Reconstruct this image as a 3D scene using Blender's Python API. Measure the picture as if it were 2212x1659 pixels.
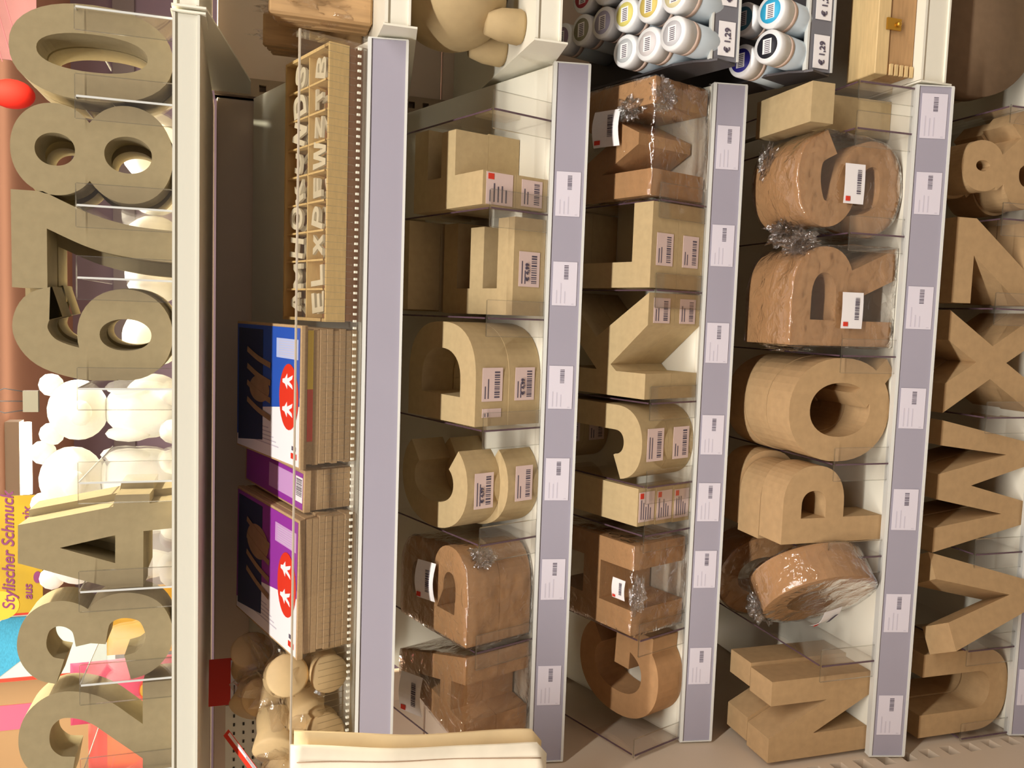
import bpy, bmesh, math, random
from mathutils import Matrix, Vector, Euler, noise
from mathutils.geometry import tessellate_polygon
random.seed(7)
PI = math.pi
scene = bpy.context.scene
col = scene.collection
for o in list(bpy.data.objects):
    bpy.data.objects.remove(o)

# ------------------------------------------------------------------ camera
CAM = Vector((.6523, -1.1076, 1.5174)); YAW, PITCH, ROLL, FPX = .0858, .3067, -.0082, 1815.8
fw = Vector((-math.sin(YAW)*math.cos(PITCH), math.cos(YAW)*math.cos(PITCH), -math.sin(PITCH)))
rt = Vector((math.cos(YAW), math.sin(YAW), 0)); dn = fw.cross(rt)
c_, s_ = math.cos(ROLL), math.sin(ROLL)
rt, dn = c_*rt + s_*dn, -s_*rt + c_*dn
cam_d = bpy.data.cameras.new('camera'); cam = bpy.data.objects.new('camera', cam_d); col.objects.link(cam)
cam_d.sensor_fit = 'HORIZONTAL'; cam_d.sensor_width = 36; cam_d.lens = FPX/2212*36; cam_d.clip_start = .02
# the camera was held on its side: picture right = down, picture up = right
cam.matrix_world = Matrix(((dn.x, rt.x, -fw.x, CAM.x), (dn.y, rt.y, -fw.y, CAM.y), (dn.z, rt.z, -fw.z, CAM.z), (0, 0, 0, 1)))
scene.camera = cam

# ------------------------------------------------------------------ world, light, exposure
w = bpy.data.worlds.new('world'); scene.world = w; w.use_nodes = True
w.node_tree.nodes['Background'].inputs[0].default_value = (1, .88, .80, 1)
w.node_tree.nodes['Background'].inputs[1].default_value = .29
scene.view_settings.view_transform = 'Standard'; scene.view_settings.look = 'None'
scene.view_settings.gamma = 1; scene.view_settings.exposure = 0.0; scene.view_settings.use_curve_mapping = False
try:
    scene.cycles.transparent_max_bounces = 32; scene.cycles.max_bounces = 8
    scene.cycles.caustics_reflective = False; scene.cycles.caustics_refractive = False
    scene.cycles.sample_clamp_indirect = 4
except Exception: pass

def area_lamp(loc, sx, sy, power, colr):
    d = bpy.data.lights.new('ceiling_tube_light', 'AREA'); d.shape = 'RECTANGLE'; d.size = sx; d.size_y = sy; d.energy = power; d.color = colr
    o = bpy.data.objects.new('ceiling_tube_light', d); col.objects.link(o); o.location = loc; return o
area_lamp((.5, -1.34, 2.84), 5.0, .10, 128, (1, .96, .89))
area_lamp((.9, 1.25, 2.84), 5.0, .10, 130, (1, .93, .74))
area_lamp((1.75, .80, 2.84), .10, 1.2, 190, (1, .93, .70))  # added lamp out of view, brightens the right rims of the numbers
area_lamp((0, 4.86, 2.82), 6.0, .12, 130, (1, .90, .82))
area_lamp((0, 4.86, 2.78), 6.0, .12, 6, (1, .85, .70)).rotation_euler = (math.pi, 0, 0)      # bare tubes light the ceiling too

# ------------------------------------------------------------------ materials
def lin(c):
    return tuple(((v/255)/12.92 if v/255 <= .04045 else ((v/255+.055)/1.055)**2.4) for v in c) + (1,)
MATS = {}
def mat(name, rgb, rough=.6, var=.0, scale=60, bump=0., metal=0., spec=.3, stretch=None, emit=0):
    if name in MATS: return MATS[name]
    m = bpy.data.materials.new(name); m.use_nodes = True; nt = m.node_tree; b = nt.nodes['Principled BSDF']
    b.inputs['Base Color'].default_value = lin(rgb); b.inputs['Roughness'].default_value = rough; b.inputs['Metallic'].default_value = metal
    b.inputs['Specular IOR Level'].default_value = spec
    if emit:
        b.inputs['Emission Color'].default_value = lin(rgb); b.inputs['Emission Strength'].default_value = emit
    if var or bump:
        tc = nt.nodes.new('ShaderNodeTexCoord'); n = nt.nodes.new('ShaderNodeTexNoise'); n.inputs['Scale'].default_value = scale; n.inputs['Detail'].default_value = 4
        src = tc.outputs['Object']
        if stretch:
            mp = nt.nodes.new('ShaderNodeMapping'); mp.inputs['Scale'].default_value = stretch; nt.links.new(src, mp.inputs[0]); src = mp.outputs[0]
        nt.links.new(src, n.inputs['Vector'])
        if var:
            mx = nt.nodes.new('ShaderNodeMix'); mx.data_type = 'RGBA'; mx.blend_type = 'MULTIPLY'; mx.inputs[0].default_value = 1
            rp = nt.nodes.new('ShaderNodeValToRGB'); rp.color_ramp.elements[0].position = .3; rp.color_ramp.elements[1].position = .7
            rp.color_ramp.elements[0].color = (1-var,)*3+(1,); rp.color_ramp.elements[1].color = (1, 1, 1, 1)
            nt.links.new(n.outputs[0], rp.inputs[0]); mx.inputs[6].default_value = lin(rgb); nt.links.new(rp.outputs[0], mx.inputs[7]); nt.links.new(mx.outputs[2], b.inputs['Base Color'])
        if bump:
            bp = nt.nodes.new('ShaderNodeBump'); bp.inputs['Strength'].default_value = bump; bp.inputs['Distance'].default_value = .001
            nt.links.new(n.outputs[0], bp.inputs['Height']); nt.links.new(bp.outputs[0], b.inputs['Normal'])
    MATS[name] = m; return m

def clear_mat(name, tint, gloss, rough=.03, crinkle=0., ior=1.45, scale=40):
    if name in MATS: return MATS[name]
    m = bpy.data.materials.new(name); m.use_nodes = True; nt = m.node_tree
    for n in list(nt.nodes): nt.nodes.remove(n)
    out = nt.nodes.new('ShaderNodeOutputMaterial'); t = nt.nodes.new('ShaderNodeBsdfTransparent'); t.inputs[0].default_value = tint
    g = nt.nodes.new('ShaderNodeBsdfGlossy'); g.inputs['Roughness'].default_value = rough; g.inputs[0].default_value = (1, 1, 1, 1)
    fr = nt.nodes.new('ShaderNodeLayerWeight'); fr.inputs['Blend'].default_value = .5
    pw = nt.nodes.new('ShaderNodeMath'); pw.operation = 'POWER'; pw.inputs[1].default_value = 4.5
    sc = nt.nodes.new('ShaderNodeMath'); sc.operation = 'MULTIPLY_ADD'; sc.inputs[1].default_value = .95; sc.inputs[2].default_value = .045
    ml = nt.nodes.new('ShaderNodeMath'); ml.operation = 'MULTIPLY'; ml.inputs[1].default_value = gloss; ml.use_clamp = True
    nt.links.new(fr.outputs['Facing'], pw.inputs[0]); nt.links.new(pw.outputs[0], sc.inputs[0])
    mx = nt.nodes.new('ShaderNodeMixShader')
    nt.links.new(sc.outputs[0], ml.inputs[0]); nt.links.new(ml.outputs[0], mx.inputs[0]); nt.links.new(t.outputs[0], mx.inputs[1]); nt.links.new(g.outputs[0], mx.inputs[2]); nt.links.new(mx.outputs[0], out.inputs[0])
    if crinkle:
        tc = nt.nodes.new('ShaderNodeTexCoord'); n = nt.nodes.new('ShaderNodeTexNoise'); n.inputs['Scale'].default_value = scale; n.inputs['Detail'].default_value = 3; n.inputs['Distortion'].default_value = 1.5
        v = nt.nodes.new('ShaderNodeTexVoronoi'); v.inputs['Scale'].default_value = scale*.8; v.feature = 'F1'
        ad = nt.nodes.new('ShaderNodeMath'); ad.operation = 'ADD'
        bp = nt.nodes.new('ShaderNodeBump'); bp.inputs['Strength'].default_value = crinkle; bp.inputs['Distance'].default_value = .004
        nt.links.new(tc.outputs['Object'], n.inputs['Vector']); nt.links.new(tc.outputs['Object'], v.inputs['Vector'])
        nt.links.new(n.outputs[0], ad.inputs[0]); nt.links.new(v.outputs[0], ad.inputs[1]); nt.links.new(ad.outputs[0], bp.inputs['Height'])
        nt.links.new(bp.outputs[0], g.inputs['Normal']); nt.links.new(bp.outputs[0], fr.inputs['Normal'])
    MATS[name] = m; return m

KRAFT = mat('kraft_card', (190, 167, 126), .75, .10, 90, .25, spec=.15)
KRAFT_B = mat('brown_card', (186, 154, 113), .75, .12, 80, .25, spec=.15)
KRAFT_R = mat('reddish_card', (184, 142, 100), .75, .12, 80, .25, spec=.15)
KRAFT_DIM = mat('dimmed_kraft_card', (154, 140, 108), .8, .10, 90, .25, spec=.1)  # same kraft card, darkened so the dimmer light on the numbers is in the colour
WHITE = mat('white_enamel', (236, 232, 216), .45, .03, 8)
RAIL = mat('price_rail_plastic', (160, 155, 168), .4, .03, 12)
RAILW = mat('price_rail_edge', (214, 214, 208), .35)
BACKP = mat('back_panel_paint', (226, 204, 184), .7, .08, 6)
SIDE = mat('side_panel_paint', (216, 198, 176), .55, .05, 8)
PAPER = mat('white_paper', (240, 236, 236), .7, .02, 30)
PINKP = mat('pink_white_paper', (222, 198, 192), .7, .03, 30)
INK = mat('black_ink', (92, 84, 98), .7)
REDINK = mat('red_ink', (214, 62, 44), .6)
GREYINK = mat('grey_ink', (196, 190, 202), .7)
ACRYL = clear_mat('clear_acrylic', (.985, .98, .975, 1), 1.0, .03)
ACRYL_D = mat('acrylic_dark_reflection', (92, 70, 80), .25, spec=.6)  # dark colour stands in for internal reflection at the sheet edge
ACRYL_L = clear_mat('acrylic_light_edge', (.80, .80, .77, 1), 2.5, .25)
FILM = clear_mat('crinkled_film', (.975, .96, .95, 1), 2.0, .07, .7, 1.5, 48)
FILM2 = clear_mat('bunched_film', (.90, .89, .88, 1), 4.0, .12, 1.0, 1.5, 90)
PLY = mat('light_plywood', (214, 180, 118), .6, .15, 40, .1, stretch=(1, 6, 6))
PLY_SHADE = mat('shaded_ply_band', (150, 104, 70), .6, .15, 40, .1, stretch=(1, 6, 6))
PALEW = mat('pale_cut_wood', (204, 190, 158), .6, .08, 60)
STYRO = mat('white_styrofoam', (246, 246, 240), .8, .03, 200, .2)
GREYM = mat('grey_steel_tray', (128, 128, 136), .4, .04, 20, metal=.3)
DARKM = mat('dark_steel', (84, 80, 82), .45, .04, 20, metal=.3)
CAPW = mat('white_cap_plastic', (238, 238, 238), .35, spec=.5)
BOTT = mat('milky_bottle_plastic', (196, 208, 216), .35, spec=.5)
SKINC = mat('pinkish_seal', (222, 196, 180), .5)
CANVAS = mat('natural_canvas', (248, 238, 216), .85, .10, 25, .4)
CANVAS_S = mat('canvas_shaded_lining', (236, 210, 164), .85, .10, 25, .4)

# ------------------------------------------------------------------ helpers
class MB:
    def __init__(s): s.bm = bmesh.new(); s.mi = []
    def box(s, x0, x1, y0, y1, z0, z1, M=None, mi=0):
        vs = [s.bm.verts.new((x, y, z)) for z in (z0, z1) for y in (y0, y1) for x in (x0, x1)]
        if M is not None:
            for v in vs: v.co = M @ v.co
        for f in ((0, 2, 3, 1), (4, 5, 7, 6), (0, 1, 5, 4), (2, 6, 7, 3), (0, 4, 6, 2), (1, 3, 7, 5)):
            fc = s.bm.faces.new([vs[i] for i in f]); fc.material_index = mi
        return s
    def poly(s, pts, y0, y1, holes=(), M=None, mi=0):
        """prism: outline (x,z) extruded from y0 to y1"""
        loops = [list(pts)] + [list(h) for h in holes]
        tri = tessellate_polygon([[Vector((p[0], p[1], 0)) for p in l] for l in loops])
        flat = [p for l in loops for p in l]
        a = [s.bm.verts.new((p[0], y0, p[1])) for p in flat]; b = [s.bm.verts.new((p[0], y1, p[1])) for p in flat]
        fs = []
        for t in tri:
            try:
                fs.append(s.bm.faces.new([a[i] for i in t])); fs.append(s.bm.faces.new([b[i] for i in reversed(t)]))
            except ValueError: pass
        k = 0
        for l in loops:
            n = len(l)
            for i in range(n):
                j = (i+1) % n
                try: fs.append(s.bm.faces.new((a[k+i], a[k+j], b[k+j], b[k+i])))
                except ValueError: pass
            k += n
        for f in fs: f.material_index = mi
        if M is not None:
            for v in a+b: v.co = M @ v.co
        bmesh.ops.recalc_face_normals(s.bm, faces=fs)
        return s
    def lathe(s, prof, seg=24, M=None, mi=0, sx=1, sy=1):
        rings = []
        for r, z in prof:
            if r < 1e-6: rings.append([s.bm.verts.new((0, 0, z))])
            else: rings.append([s.bm.verts.new((r*sx*math.cos(2*PI*i/seg), r*sy*math.sin(2*PI*i/seg), z)) for i in range(seg)])
        fs = []
        for A, B in zip(rings, rings[1:]):
            for i in range(seg):
                j = (i+1) % seg
                if len(A) == 1 and len(B) == 1: continue
                if len(A) == 1: fs.append(s.bm.faces.new((A[0], B[i], B[j])))
                elif len(B) == 1: fs.append(s.bm.faces.new((A[i], A[j], B[0])))
                else: fs.append(s.bm.faces.new((A[i], A[j], B[j], B[i])))
        for f in fs: f.material_index = mi; f.smooth = True
        vs = [v for R in rings for v in R]
        if M is not None:
            for v in vs: v.co = M @ v.co
        bmesh.ops.recalc_face_normals(s.bm, faces=fs)
        return s
    def ball(s, c, r, sub=3, mi=0, rot=None):
        g = bmesh.ops.create_icosphere(s.bm, subdivisions=sub, radius=1)
        rr = (r, r, r) if not hasattr(r, '__len__') else r
        for v in g['verts']:
            p = Vector((v.co.x*rr[0], v.co.y*rr[1], v.co.z*rr[2]))
            if rot is not None: p = rot @ p
            v.co = p + Vector(c)
            for f in v.link_faces: f.smooth = True; f.material_index = mi
        return s
    def tube(s, pts, r, seg=8, mi=0):
        pts = [Vector(p) for p in pts]; rings = []
        for i, p in enumerate(pts):
            d = (pts[min(i+1, len(pts)-1)] - pts[max(i-1, 0)]).normalized()
            u = d.orthogonal().normalized(); v = d.cross(u)
            rr = r[i] if hasattr(r, '__len__') else r
            rings.append([s.bm.verts.new(p + (u*math.cos(2*PI*k/seg) + v*math.sin(2*PI*k/seg))*rr) for k in range(seg)])
        fs = []
        for A, B in zip(rings, rings[1:]):
            for k in range(seg): fs.append(s.bm.faces.new((A[k], A[(k+1) % seg], B[(k+1) % seg], B[k])))
        fs.append(s.bm.faces.new(rings[0])); fs.append(s.bm.faces.new(rings[-1]))
        for f in fs: f.smooth = True; f.material_index = mi
        bmesh.ops.recalc_face_normals(s.bm, faces=fs)
        return s
    def build(s, name, mats, parent=None, M=None, bevel=0):
        me = bpy.data.meshes.new(name); 
        if bevel:
            bmesh.ops.bevel(s.bm, geom=list(s.bm.edges), offset=bevel, segments=1, affect='EDGES', clamp_overlap=True)
        s.bm.to_mesh(me); s.bm.free()
        return link(name, me, mats, parent, M)
def link(name, me, mats, parent=None, M=None):
    if mats is not None and not len(me.materials):
        for m in (mats if isinstance(mats, (list, tuple)) else [mats]): me.materials.append(m)
    o = bpy.data.objects.new(name, me); col.objects.link(o)
    if parent is not None: o.parent = parent
    if M is not None: o.matrix_local = M
    return o
def empty(name, M=None):
    o = bpy.data.objects.new(name, None); col.objects.link(o); o.empty_display_size = .02
    if M is not None: o.matrix_local = M
    return o
def tag(o, label, cat, group=None, kind=None):
    if label: o['label'] = label
    if cat: o['category'] = cat
    if group: o['group'] = group
    if kind: o['kind'] = kind
    return o
def T(x, y, z): return Matrix.Translation((x, y, z))
def RX(a): return Matrix.Rotation(a, 4, 'X')
def RY(a): return Matrix.Rotation(a, 4, 'Y')
def RZ(a): return Matrix.Rotation(a, 4, 'Z')

TILT = .3491
EV = Vector((0, math.cos(TILT), math.sin(TILT))); EN = Vector((0, -math.sin(TILT), math.cos(TILT)))
ZB = {1: 1.5725, 2: 1.324, 3: 1.0705, 4: .8221, 5: .5549, 6: .2797}      # lower edge of each front rail
def ORG(k): return Vector((0, .008, ZB[k]+.044))
def BF(k):   # frame of a sloping shelf: x along, y up the slope, z off the board
    o = ORG(k); return Matrix(((1, 0, 0, o.x), (0, EV.y, EN.y, o.y), (0, EV.z, EN.z, o.z), (0, 0, 0, 1)))
D = {}      # stock of shared meshes

# ------------------------------------------------------------------ room
struct = lambda o: tag(o, None, None, None, 'structure')
o = struct(MB().box(-6, 7, -5, 7, -.05, 0).build('floor', mat('floor_vinyl', (150, 140, 128), .5, .1, 3))); o['label'] = 'grey vinyl shop floor'
o = struct(MB().box(-6, 7, -5, 7.2, 2.95, 3.0).build('ceiling', mat('ceiling_paint', (200, 150, 122), .8, .05, 2))); o['label'] = 'warm tan shop ceiling'
o = struct(MB().box(-6, 7, 7.0, 7.2, 0, 2.95).build('wall_back', mat('far_wall_paint', (160, 140, 154), .8, .1, 1.5))); o['label'] = 'mauve brown far wall of the shop'
MB().box(-6, 7, 6.94, 7.0, 2.45, 2.62).build('trim_1', mat('grey_trim', (150, 140, 138), .6))['kind'] = 'structure'
for (x, y, lab) in ((.5, -1.34, 'white ceiling lamp fixture above the aisle of letters'), (.9, 1.25, 'white ceiling lamp fixture above the aisle behind the letters')):
    e = tag(empty('ceiling_lamp', T(x, y, 2.86)), lab, 'lamp')
    MB().box(-2.5, 2.5, -.09, .09, .0, .09).build('housing', WHITE, e)
e = tag(empty('ceiling_lamp', T(1.75, .80, 2.866)), 'added white cross lamp fixture for rim light beyond the bottle bay', 'lamp')  # housing made up for the added rim lamp
MB().box(-.09, .09, -.62, .34, .0, .084).build('housing', WHITE, e); MB().box(-.09, .09, .55, .62, .0, .084).build('housing', WHITE, e)
e = tag(empty('tube_lamp', T(-.36, 4.86, 2.84)), 'glowing fluorescent tube lamp on the far ceiling', 'lamp')
MB().box(-.24, .24, -.06, .06, .03, .11).build('housing', WHITE, e)
MB().tube([(-.23, 0, 0), (.23, 0, 0)], .028, 10).build('tube', mat('glowing_tube', (255, 244, 220), .5, emit=7), e)

# ------------------------------------------------------------------ gondola: back panel, posts, side panel
g = tag(empty('gondola', T(0, 0, 0)), 'brown back panels and slotted posts of the letter shelving', 'shelving')
for i, z in enumerate((.05, .43, .81, 1.19)):
    MB().box(.012, .995, .402, .42, z, z+.377).build('back_panel', BACKP, g, bevel=.0015)
for i, z in enumerate((.05, .43, .81, 1.19)):
    MB().box(-1.0, -.02, .402, .42, z, z+.377).build('back_panel', BACKP, g, bevel=.0015)
for i, z in enumerate((.05, .43, .81, 1.19)):
    MB().box(1.03, 2.05, .402, .42, z, z+.377).build('back_panel', BACKP, g, bevel=.0015)
p = MB()
for x0 in (.998,):
    p.box(x0, x0+.009, .385, .43, 0, 1.57); p.box(x0+.020, x0+.029, .385, .43, 0, 1.57); p.box(x0, x0+.029, .40, .43, 0, 1.57)
    z = .0
    while z < 1.55:
        p.box(x0+.009, x0+.020, .385, .40, z, z+.014); z += .025
p.build('post', mat('post_paint', (168, 146, 122), .6, .08, 6), g)
# side panel with slots on the left
s = tag(empty('end_panel', T(-.004, 0, 0)), 'cream metal end panel with a row of square slots', 'panel')
p = MB(); p.box(-.03, 0, -.60, -.124, 0, 1.10); p.box(-.03, 0, -.100, .40, 0, 1.10)
z = .02
while z < 1.08:
    p.box(-.03, 0, -.124, -.100, z, z+.020); z += .041
p.box(-.085, -.080, -.60, .40, 0, 1.10); p.box(-.080, -.03, -.60, -.595, 0, 1.10); p.box(-.080, -.03, -.595, .40, 1.095, 1.10)
p.build('slotted_panel', SIDE, s)

# ------------------------------------------------------------------ shelves
def bars(mb, x0, x1, y, z0, z1, seed, n=14, mi=0, axis='xz', th=.0002):
    rnd = random.Random(seed); x = x0
    while x < x1-.0004:
        wd = rnd.choice((.0006, .0009, .0014)) * (x1-x0)/.022
        mb.box(x, min(x+wd, x1), y-th, y, z0, z1, mi=mi); x += wd + rnd.choice((.0006, .001)) * (x1-x0)/.022
    return mb
def price_tag(M, wd, ht, lab, group, seed):
    t = tag(empty('price_tag', M), lab, 'price tag', group)
    MB().box(0, wd, -.0006, 0, 0, ht).build('card', D.setdefault('tagpaper', mat('tag_card', (214, 208, 218), .5)), t)
    b = MB(); bars(b, wd*.60, wd*.93, -.0006, ht*.36, ht*.54, seed); b.build('barcode', INK, t)
    b = MB(); rnd = random.Random(seed+5)
    for r in range(3):
        z = ht*(.80-.17*r); b.box(wd*.05, wd*(.30+.22*rnd.random()), -.0008, -.0006, z, z+ht*.05)
    b.box(wd*.03, wd*.05, -.0008, -.0006, ht*.1, ht*.2); b.build('small_print', GREYINK, t)
    return t
def rail(root, x0, x1, yb, zb, yt, zt):
    L = math.hypot(yt-yb, zt-zb); a = math.atan2(yt-yb, zt-zb)
    M = T(0, yb, zb) @ RX(-a)
    MB().box(x0, x1, 0, .010, 0, L, M=M).build('price_rail', RAIL, root)
    MB().box(x0, x1, -.0022, .010, L-.0005, L+.0045, M=M).box(x0, x1, -.0022, .002, -.0035, 0, M=M).build('rail_edge', RAILW, root)
    MB().box(x0-.0015, x0, -.002, .012, -.003, L+.004, M=M).build('end_cap', RAILW, root)
    MB().box(x1, x1+.0015, -.002, .012, -.003, L+.004, M=M).build('end_cap', RAILW, root)
    return M, L
RM = {}
names3 = {2: 'the acrylic tray of kits', 3: 'the flat letters A to F', 4: 'the flat letters G to M', 5: 'the standing letters N to T', 6: 'the standing letters U to Z'}
for k in (2, 3, 4):
    r = tag(empty('sloping_shelf', T(0, 0, 0)), 'white sloping shelf with grey price rail under ' + names3[k], 'shelf')
    MB().box(.002, .998, .0, .412, -.022, 0, M=BF(k)).build('board', WHITE, r, bevel=.001)
    RM[k] = rail(r, .001, .999, 0, ZB[k], .0075, ZB[k]+.0435)
    MB().box(.003, .997, .0005, .003, -.002, .012, M=BF(k)).build('clear_front_lip', ACRYL, r)
for k in (5, 6):
    r = tag(empty('flat_shelf', T(0, 0, 0)), 'white level shelf with grey price rail under ' + names3[k], 'shelf')
    z = ZB[k]+.0455
    MB().box(.002, .998, -.100, .40, z-.03, z).build('board', WHITE, r, bevel=.001)
    RM[k] = rail(r, .001, .999, -.1137, ZB[k], -.102, ZB[k]+.0475)
r = tag(empty('top_shelf', T(0, 0, 0)), 'white top shelf holding the cardboard numbers', 'shelf')
MB().box(-.25, .994, 0, .46, 1.5725, 1.603).build('board', mat('top_shelf_board', (214, 204, 186), .5, .04, 6), r, bevel=.001)
MB().box(-.25, .994, -.009, 0, 1.5725, 1.603).box(-.25, .994, -.012, -.009, 1.5725, 1.5755).box(-.25, .994, -.012, -.009, 1.600, 1.603).build('front_edge', mat('top_shelf_edge', (212, 210, 196), .45), r)
MB().box(.9945, .997, -.014, .05, 1.566, 1.605).build('bracket', WHITE, r)

# price tags in the rails
TAGS = {3: [('F', .792, .853), ('E', .668, .729), ('D', .522, .583), ('C', .390, .451), ('B', .244, .304), ('A', .086, .145)],
        4: [('M', .877, .940), ('L', .735, .796), ('K', .591, .651), ('J', .452, .512), ('I', .349, .408), ('H', .245, .303), ('G', .092, .150)],
        5: [('T', .926, .989), ('S', .818, .878), ('R', .652, .714), ('Q', .505, .565), ('P', .352, .414), ('O', .195, .254), ('N', .034, .096)],
        6: [('Z', .70, .76), ('X', .57, .63), ('W', .40, .46), ('V', .20, .26), ('U', .05, .11)]}
sd = 1
for k in TAGS:
    Mr, L = RM[k]
    for ch, a, b in TAGS[k]:
        sd += 1
        price_tag(Mr @ T(a, -.0004, L*.10), b-a, L*.78, 'white barcode price tag on the rail below letter ' + ch, 'price tags on the shelf rails', sd)

# ------------------------------------------------------------------ clear dividers
def divider(M, depth, hgt, wl, wr, lab, dark=True):
    """panel going back along +y, height z, with a front flange from -wl to wr"""
    r = tag(empty('shelf_divider', M), lab, 'divider', 'clear acrylic shelf dividers')
    MB().box(-.001, .001, .0025, depth, 0, hgt).build('panel', ACRYL, r)
    MB().box(-wl, wr, .0, .0015, 0, hgt).build('front_flange', ACRYL, r)
    e = MB(); e.box(-.0012, .0012, -.0012, -.0001, 0.0005, hgt-.001); e.box(-.0011, .0011, .004, depth-.003, hgt, hgt+.0008)
    e.build('panel_edge', ACRYL_D if dark else mat('acrylic_backlit_edge', (206, 208, 204), .25, spec=.6), r)  # top-shelf edges have their backlight painted in as a bright colour
    f = MB(); f.box(-wl, wr, .0, .0015, hgt+.0001, hgt+.001)
    if wl > .004: f.box(-wl-.001, -wl-.0001, 0, .0015, 0, hgt)
    if wr > .004: f.box(wr+.0001, wr+.001, 0, .0015, 0, hgt)
    f.build('flange_edge', ACRYL_L, r)
    return r
W_ = .024
NW = dict(zip('02345678', 'zero two three four five six seven eight'.split()))
def between(a, b): return 'clear acrylic divider between the bins of %s and %s' % (a, b)
for k, lst in {3: [(.921, 'x F'), (.793, 'E F'), (.647, 'D E'), (.4945, 'C D'), (.3365, 'B C'), (.185, 'A B'), (.018, 'A x')],
               4: [(.8215, 'L M'), (.6945, 'K L'), (.532, 'J K'), (.4095, 'I J'), (.3375, 'H I'), (.1805, 'G H'), (.005, 'G x')]}.items():
    for X, nm in lst:
        a, b = nm.split()
        lab = between('letter '+a, 'letter '+b) if 'x' not in nm else 'clear acrylic divider closing the bin of letter %s at the shelf end' % (b if a == 'x' else a)
        divider(BF(k) @ T(X, .0045, .0005), .24, .10, W_ if 'G x' != nm else 0.004, W_, lab)
for k, lst in {5: [(.995, 'T x'), (.931, 'S T'), (.785, 'R S'), (.610, 'Q R'), (.4515, 'P Q'), (.311, 'O P'), (.149, 'N O')],
               6: [(.990, '& x'), (.823, 'Z &'), (.687, 'X Z'), (.519, 'W X'), (.303, 'V W'), (.147, 'U V'), (-.001+.004, 'U x')]}.items():
    for X, nm in lst:
        a, b = nm.split()
        lab = between('letter '+a, 'letter '+b) if 'x' not in nm else 'clear acrylic divider closing the bin of letter %s at the shelf end' % a
        divider(T(X, -.0985, ZB[k]+.046), .36, .10, W_ if X > .1 else .003, W_ if X < .97 else .003, lab)
for X, nm in ((.989, '0 x'), (.8885, '8 0'), (.7635, '7 8'), (.679, '6 7'), (.547, 'g 6'), (.433, '4 g'), (.2985, '3 4'), (.181, '2 3'), (.061, '2 x')):
    a, b = nm.split()
    lab = between('number '+NW[a], 'number '+NW[b]) if not set('xg') & set(nm) else {'0 x': 'clear acrylic divider beside number zero at the shelf end', 'g 6': 'clear acrylic divider between number six and the empty bin', '4 g': 'clear acrylic divider between number four and the empty bin', '2 x': 'clear acrylic divider on the free side of number two'}[nm]
    divider(T(X, .0, 1.6035), .28, .105, W_+.001, W_+.001 if X < .97 else .003, lab, dark=False)

# ------------------------------------------------------------------ letter shapes
H = .175; TH = .055; t = .037
def arc(cx, cz, rx, rz, a0, a1, n=20):
    return [(cx+rx*math.cos(math.radians(a0+(a1-a0)*i/n)), cz+rz*math.sin(math.radians(a0+(a1-a0)*i/n))) for i in range(n+1)]
def sarc(cx, cz, rx, rz, a0, a1, n=24, e=2.4):
    out = []
    for i in range(n+1):
        a = math.radians(a0+(a1-a0)*i/n); c, s = math.cos(a), math.sin(a)
        out.append((cx+rx*math.copysign(abs(c)**(2/e), c), cz+rz*math.copysign(abs(s)**(2/e), s)))
    return out
def stroke(path, wd):
    L, R = [], []
    ws = wd if hasattr(wd, '__len__') else [wd]*len(path)
    for i, p in enumerate(path):
        a = path[max(i-1, 0)]; b = path[min(i+1, len(path)-1)]
        dx, dz = b[0]-a[0], b[1]-a[1]; l = math.hypot(dx, dz); nx, nz = -dz/l, dx/l
        L.append((p[0]+nx*ws[i]/2, p[1]+nz*ws[i]/2)); R.append((p[0]-nx*ws[i]/2, p[1]-nz*ws[i]/2))
    return L + R[::-1]
def smooth(pts, n=8):
    out = []
    for i in range(len(pts)-1):
        p0 = pts[max(i-1, 0)]; p1 = pts[i]; p2 = pts[i+1]; p3 = pts[min(i+2, len(pts)-1)]
        for k in range(n):
            u = k/n; f = lambda a, b, c, d: .5*((2*b)+(-a+c)*u+(2*a-5*b+4*c-d)*u*u+(-a+3*b-3*c+d)*u**3)
            out.append((f(p0[0], p1[0], p2[0], p3[0]), f(p0[1], p1[1], p2[1], p3[1])))
    return out + [pts[-1]]
def ring(cx, cz, rx, rz, wx, wz, e=2.2, n=40):
    return (sarc(cx, cz, rx, rz, 0, 360-360/n, n-1, e), [sarc(cx, cz, rx-wx, rz-wz, 0, 360-360/n, n-1, e)])
def bar(a, b, wd):
    return (stroke([a, b], wd), [])
def rect(x0, x1, z0, z1): return ([(x0, z0), (x1, z0), (x1, z1), (x0, z1)], [])
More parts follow.
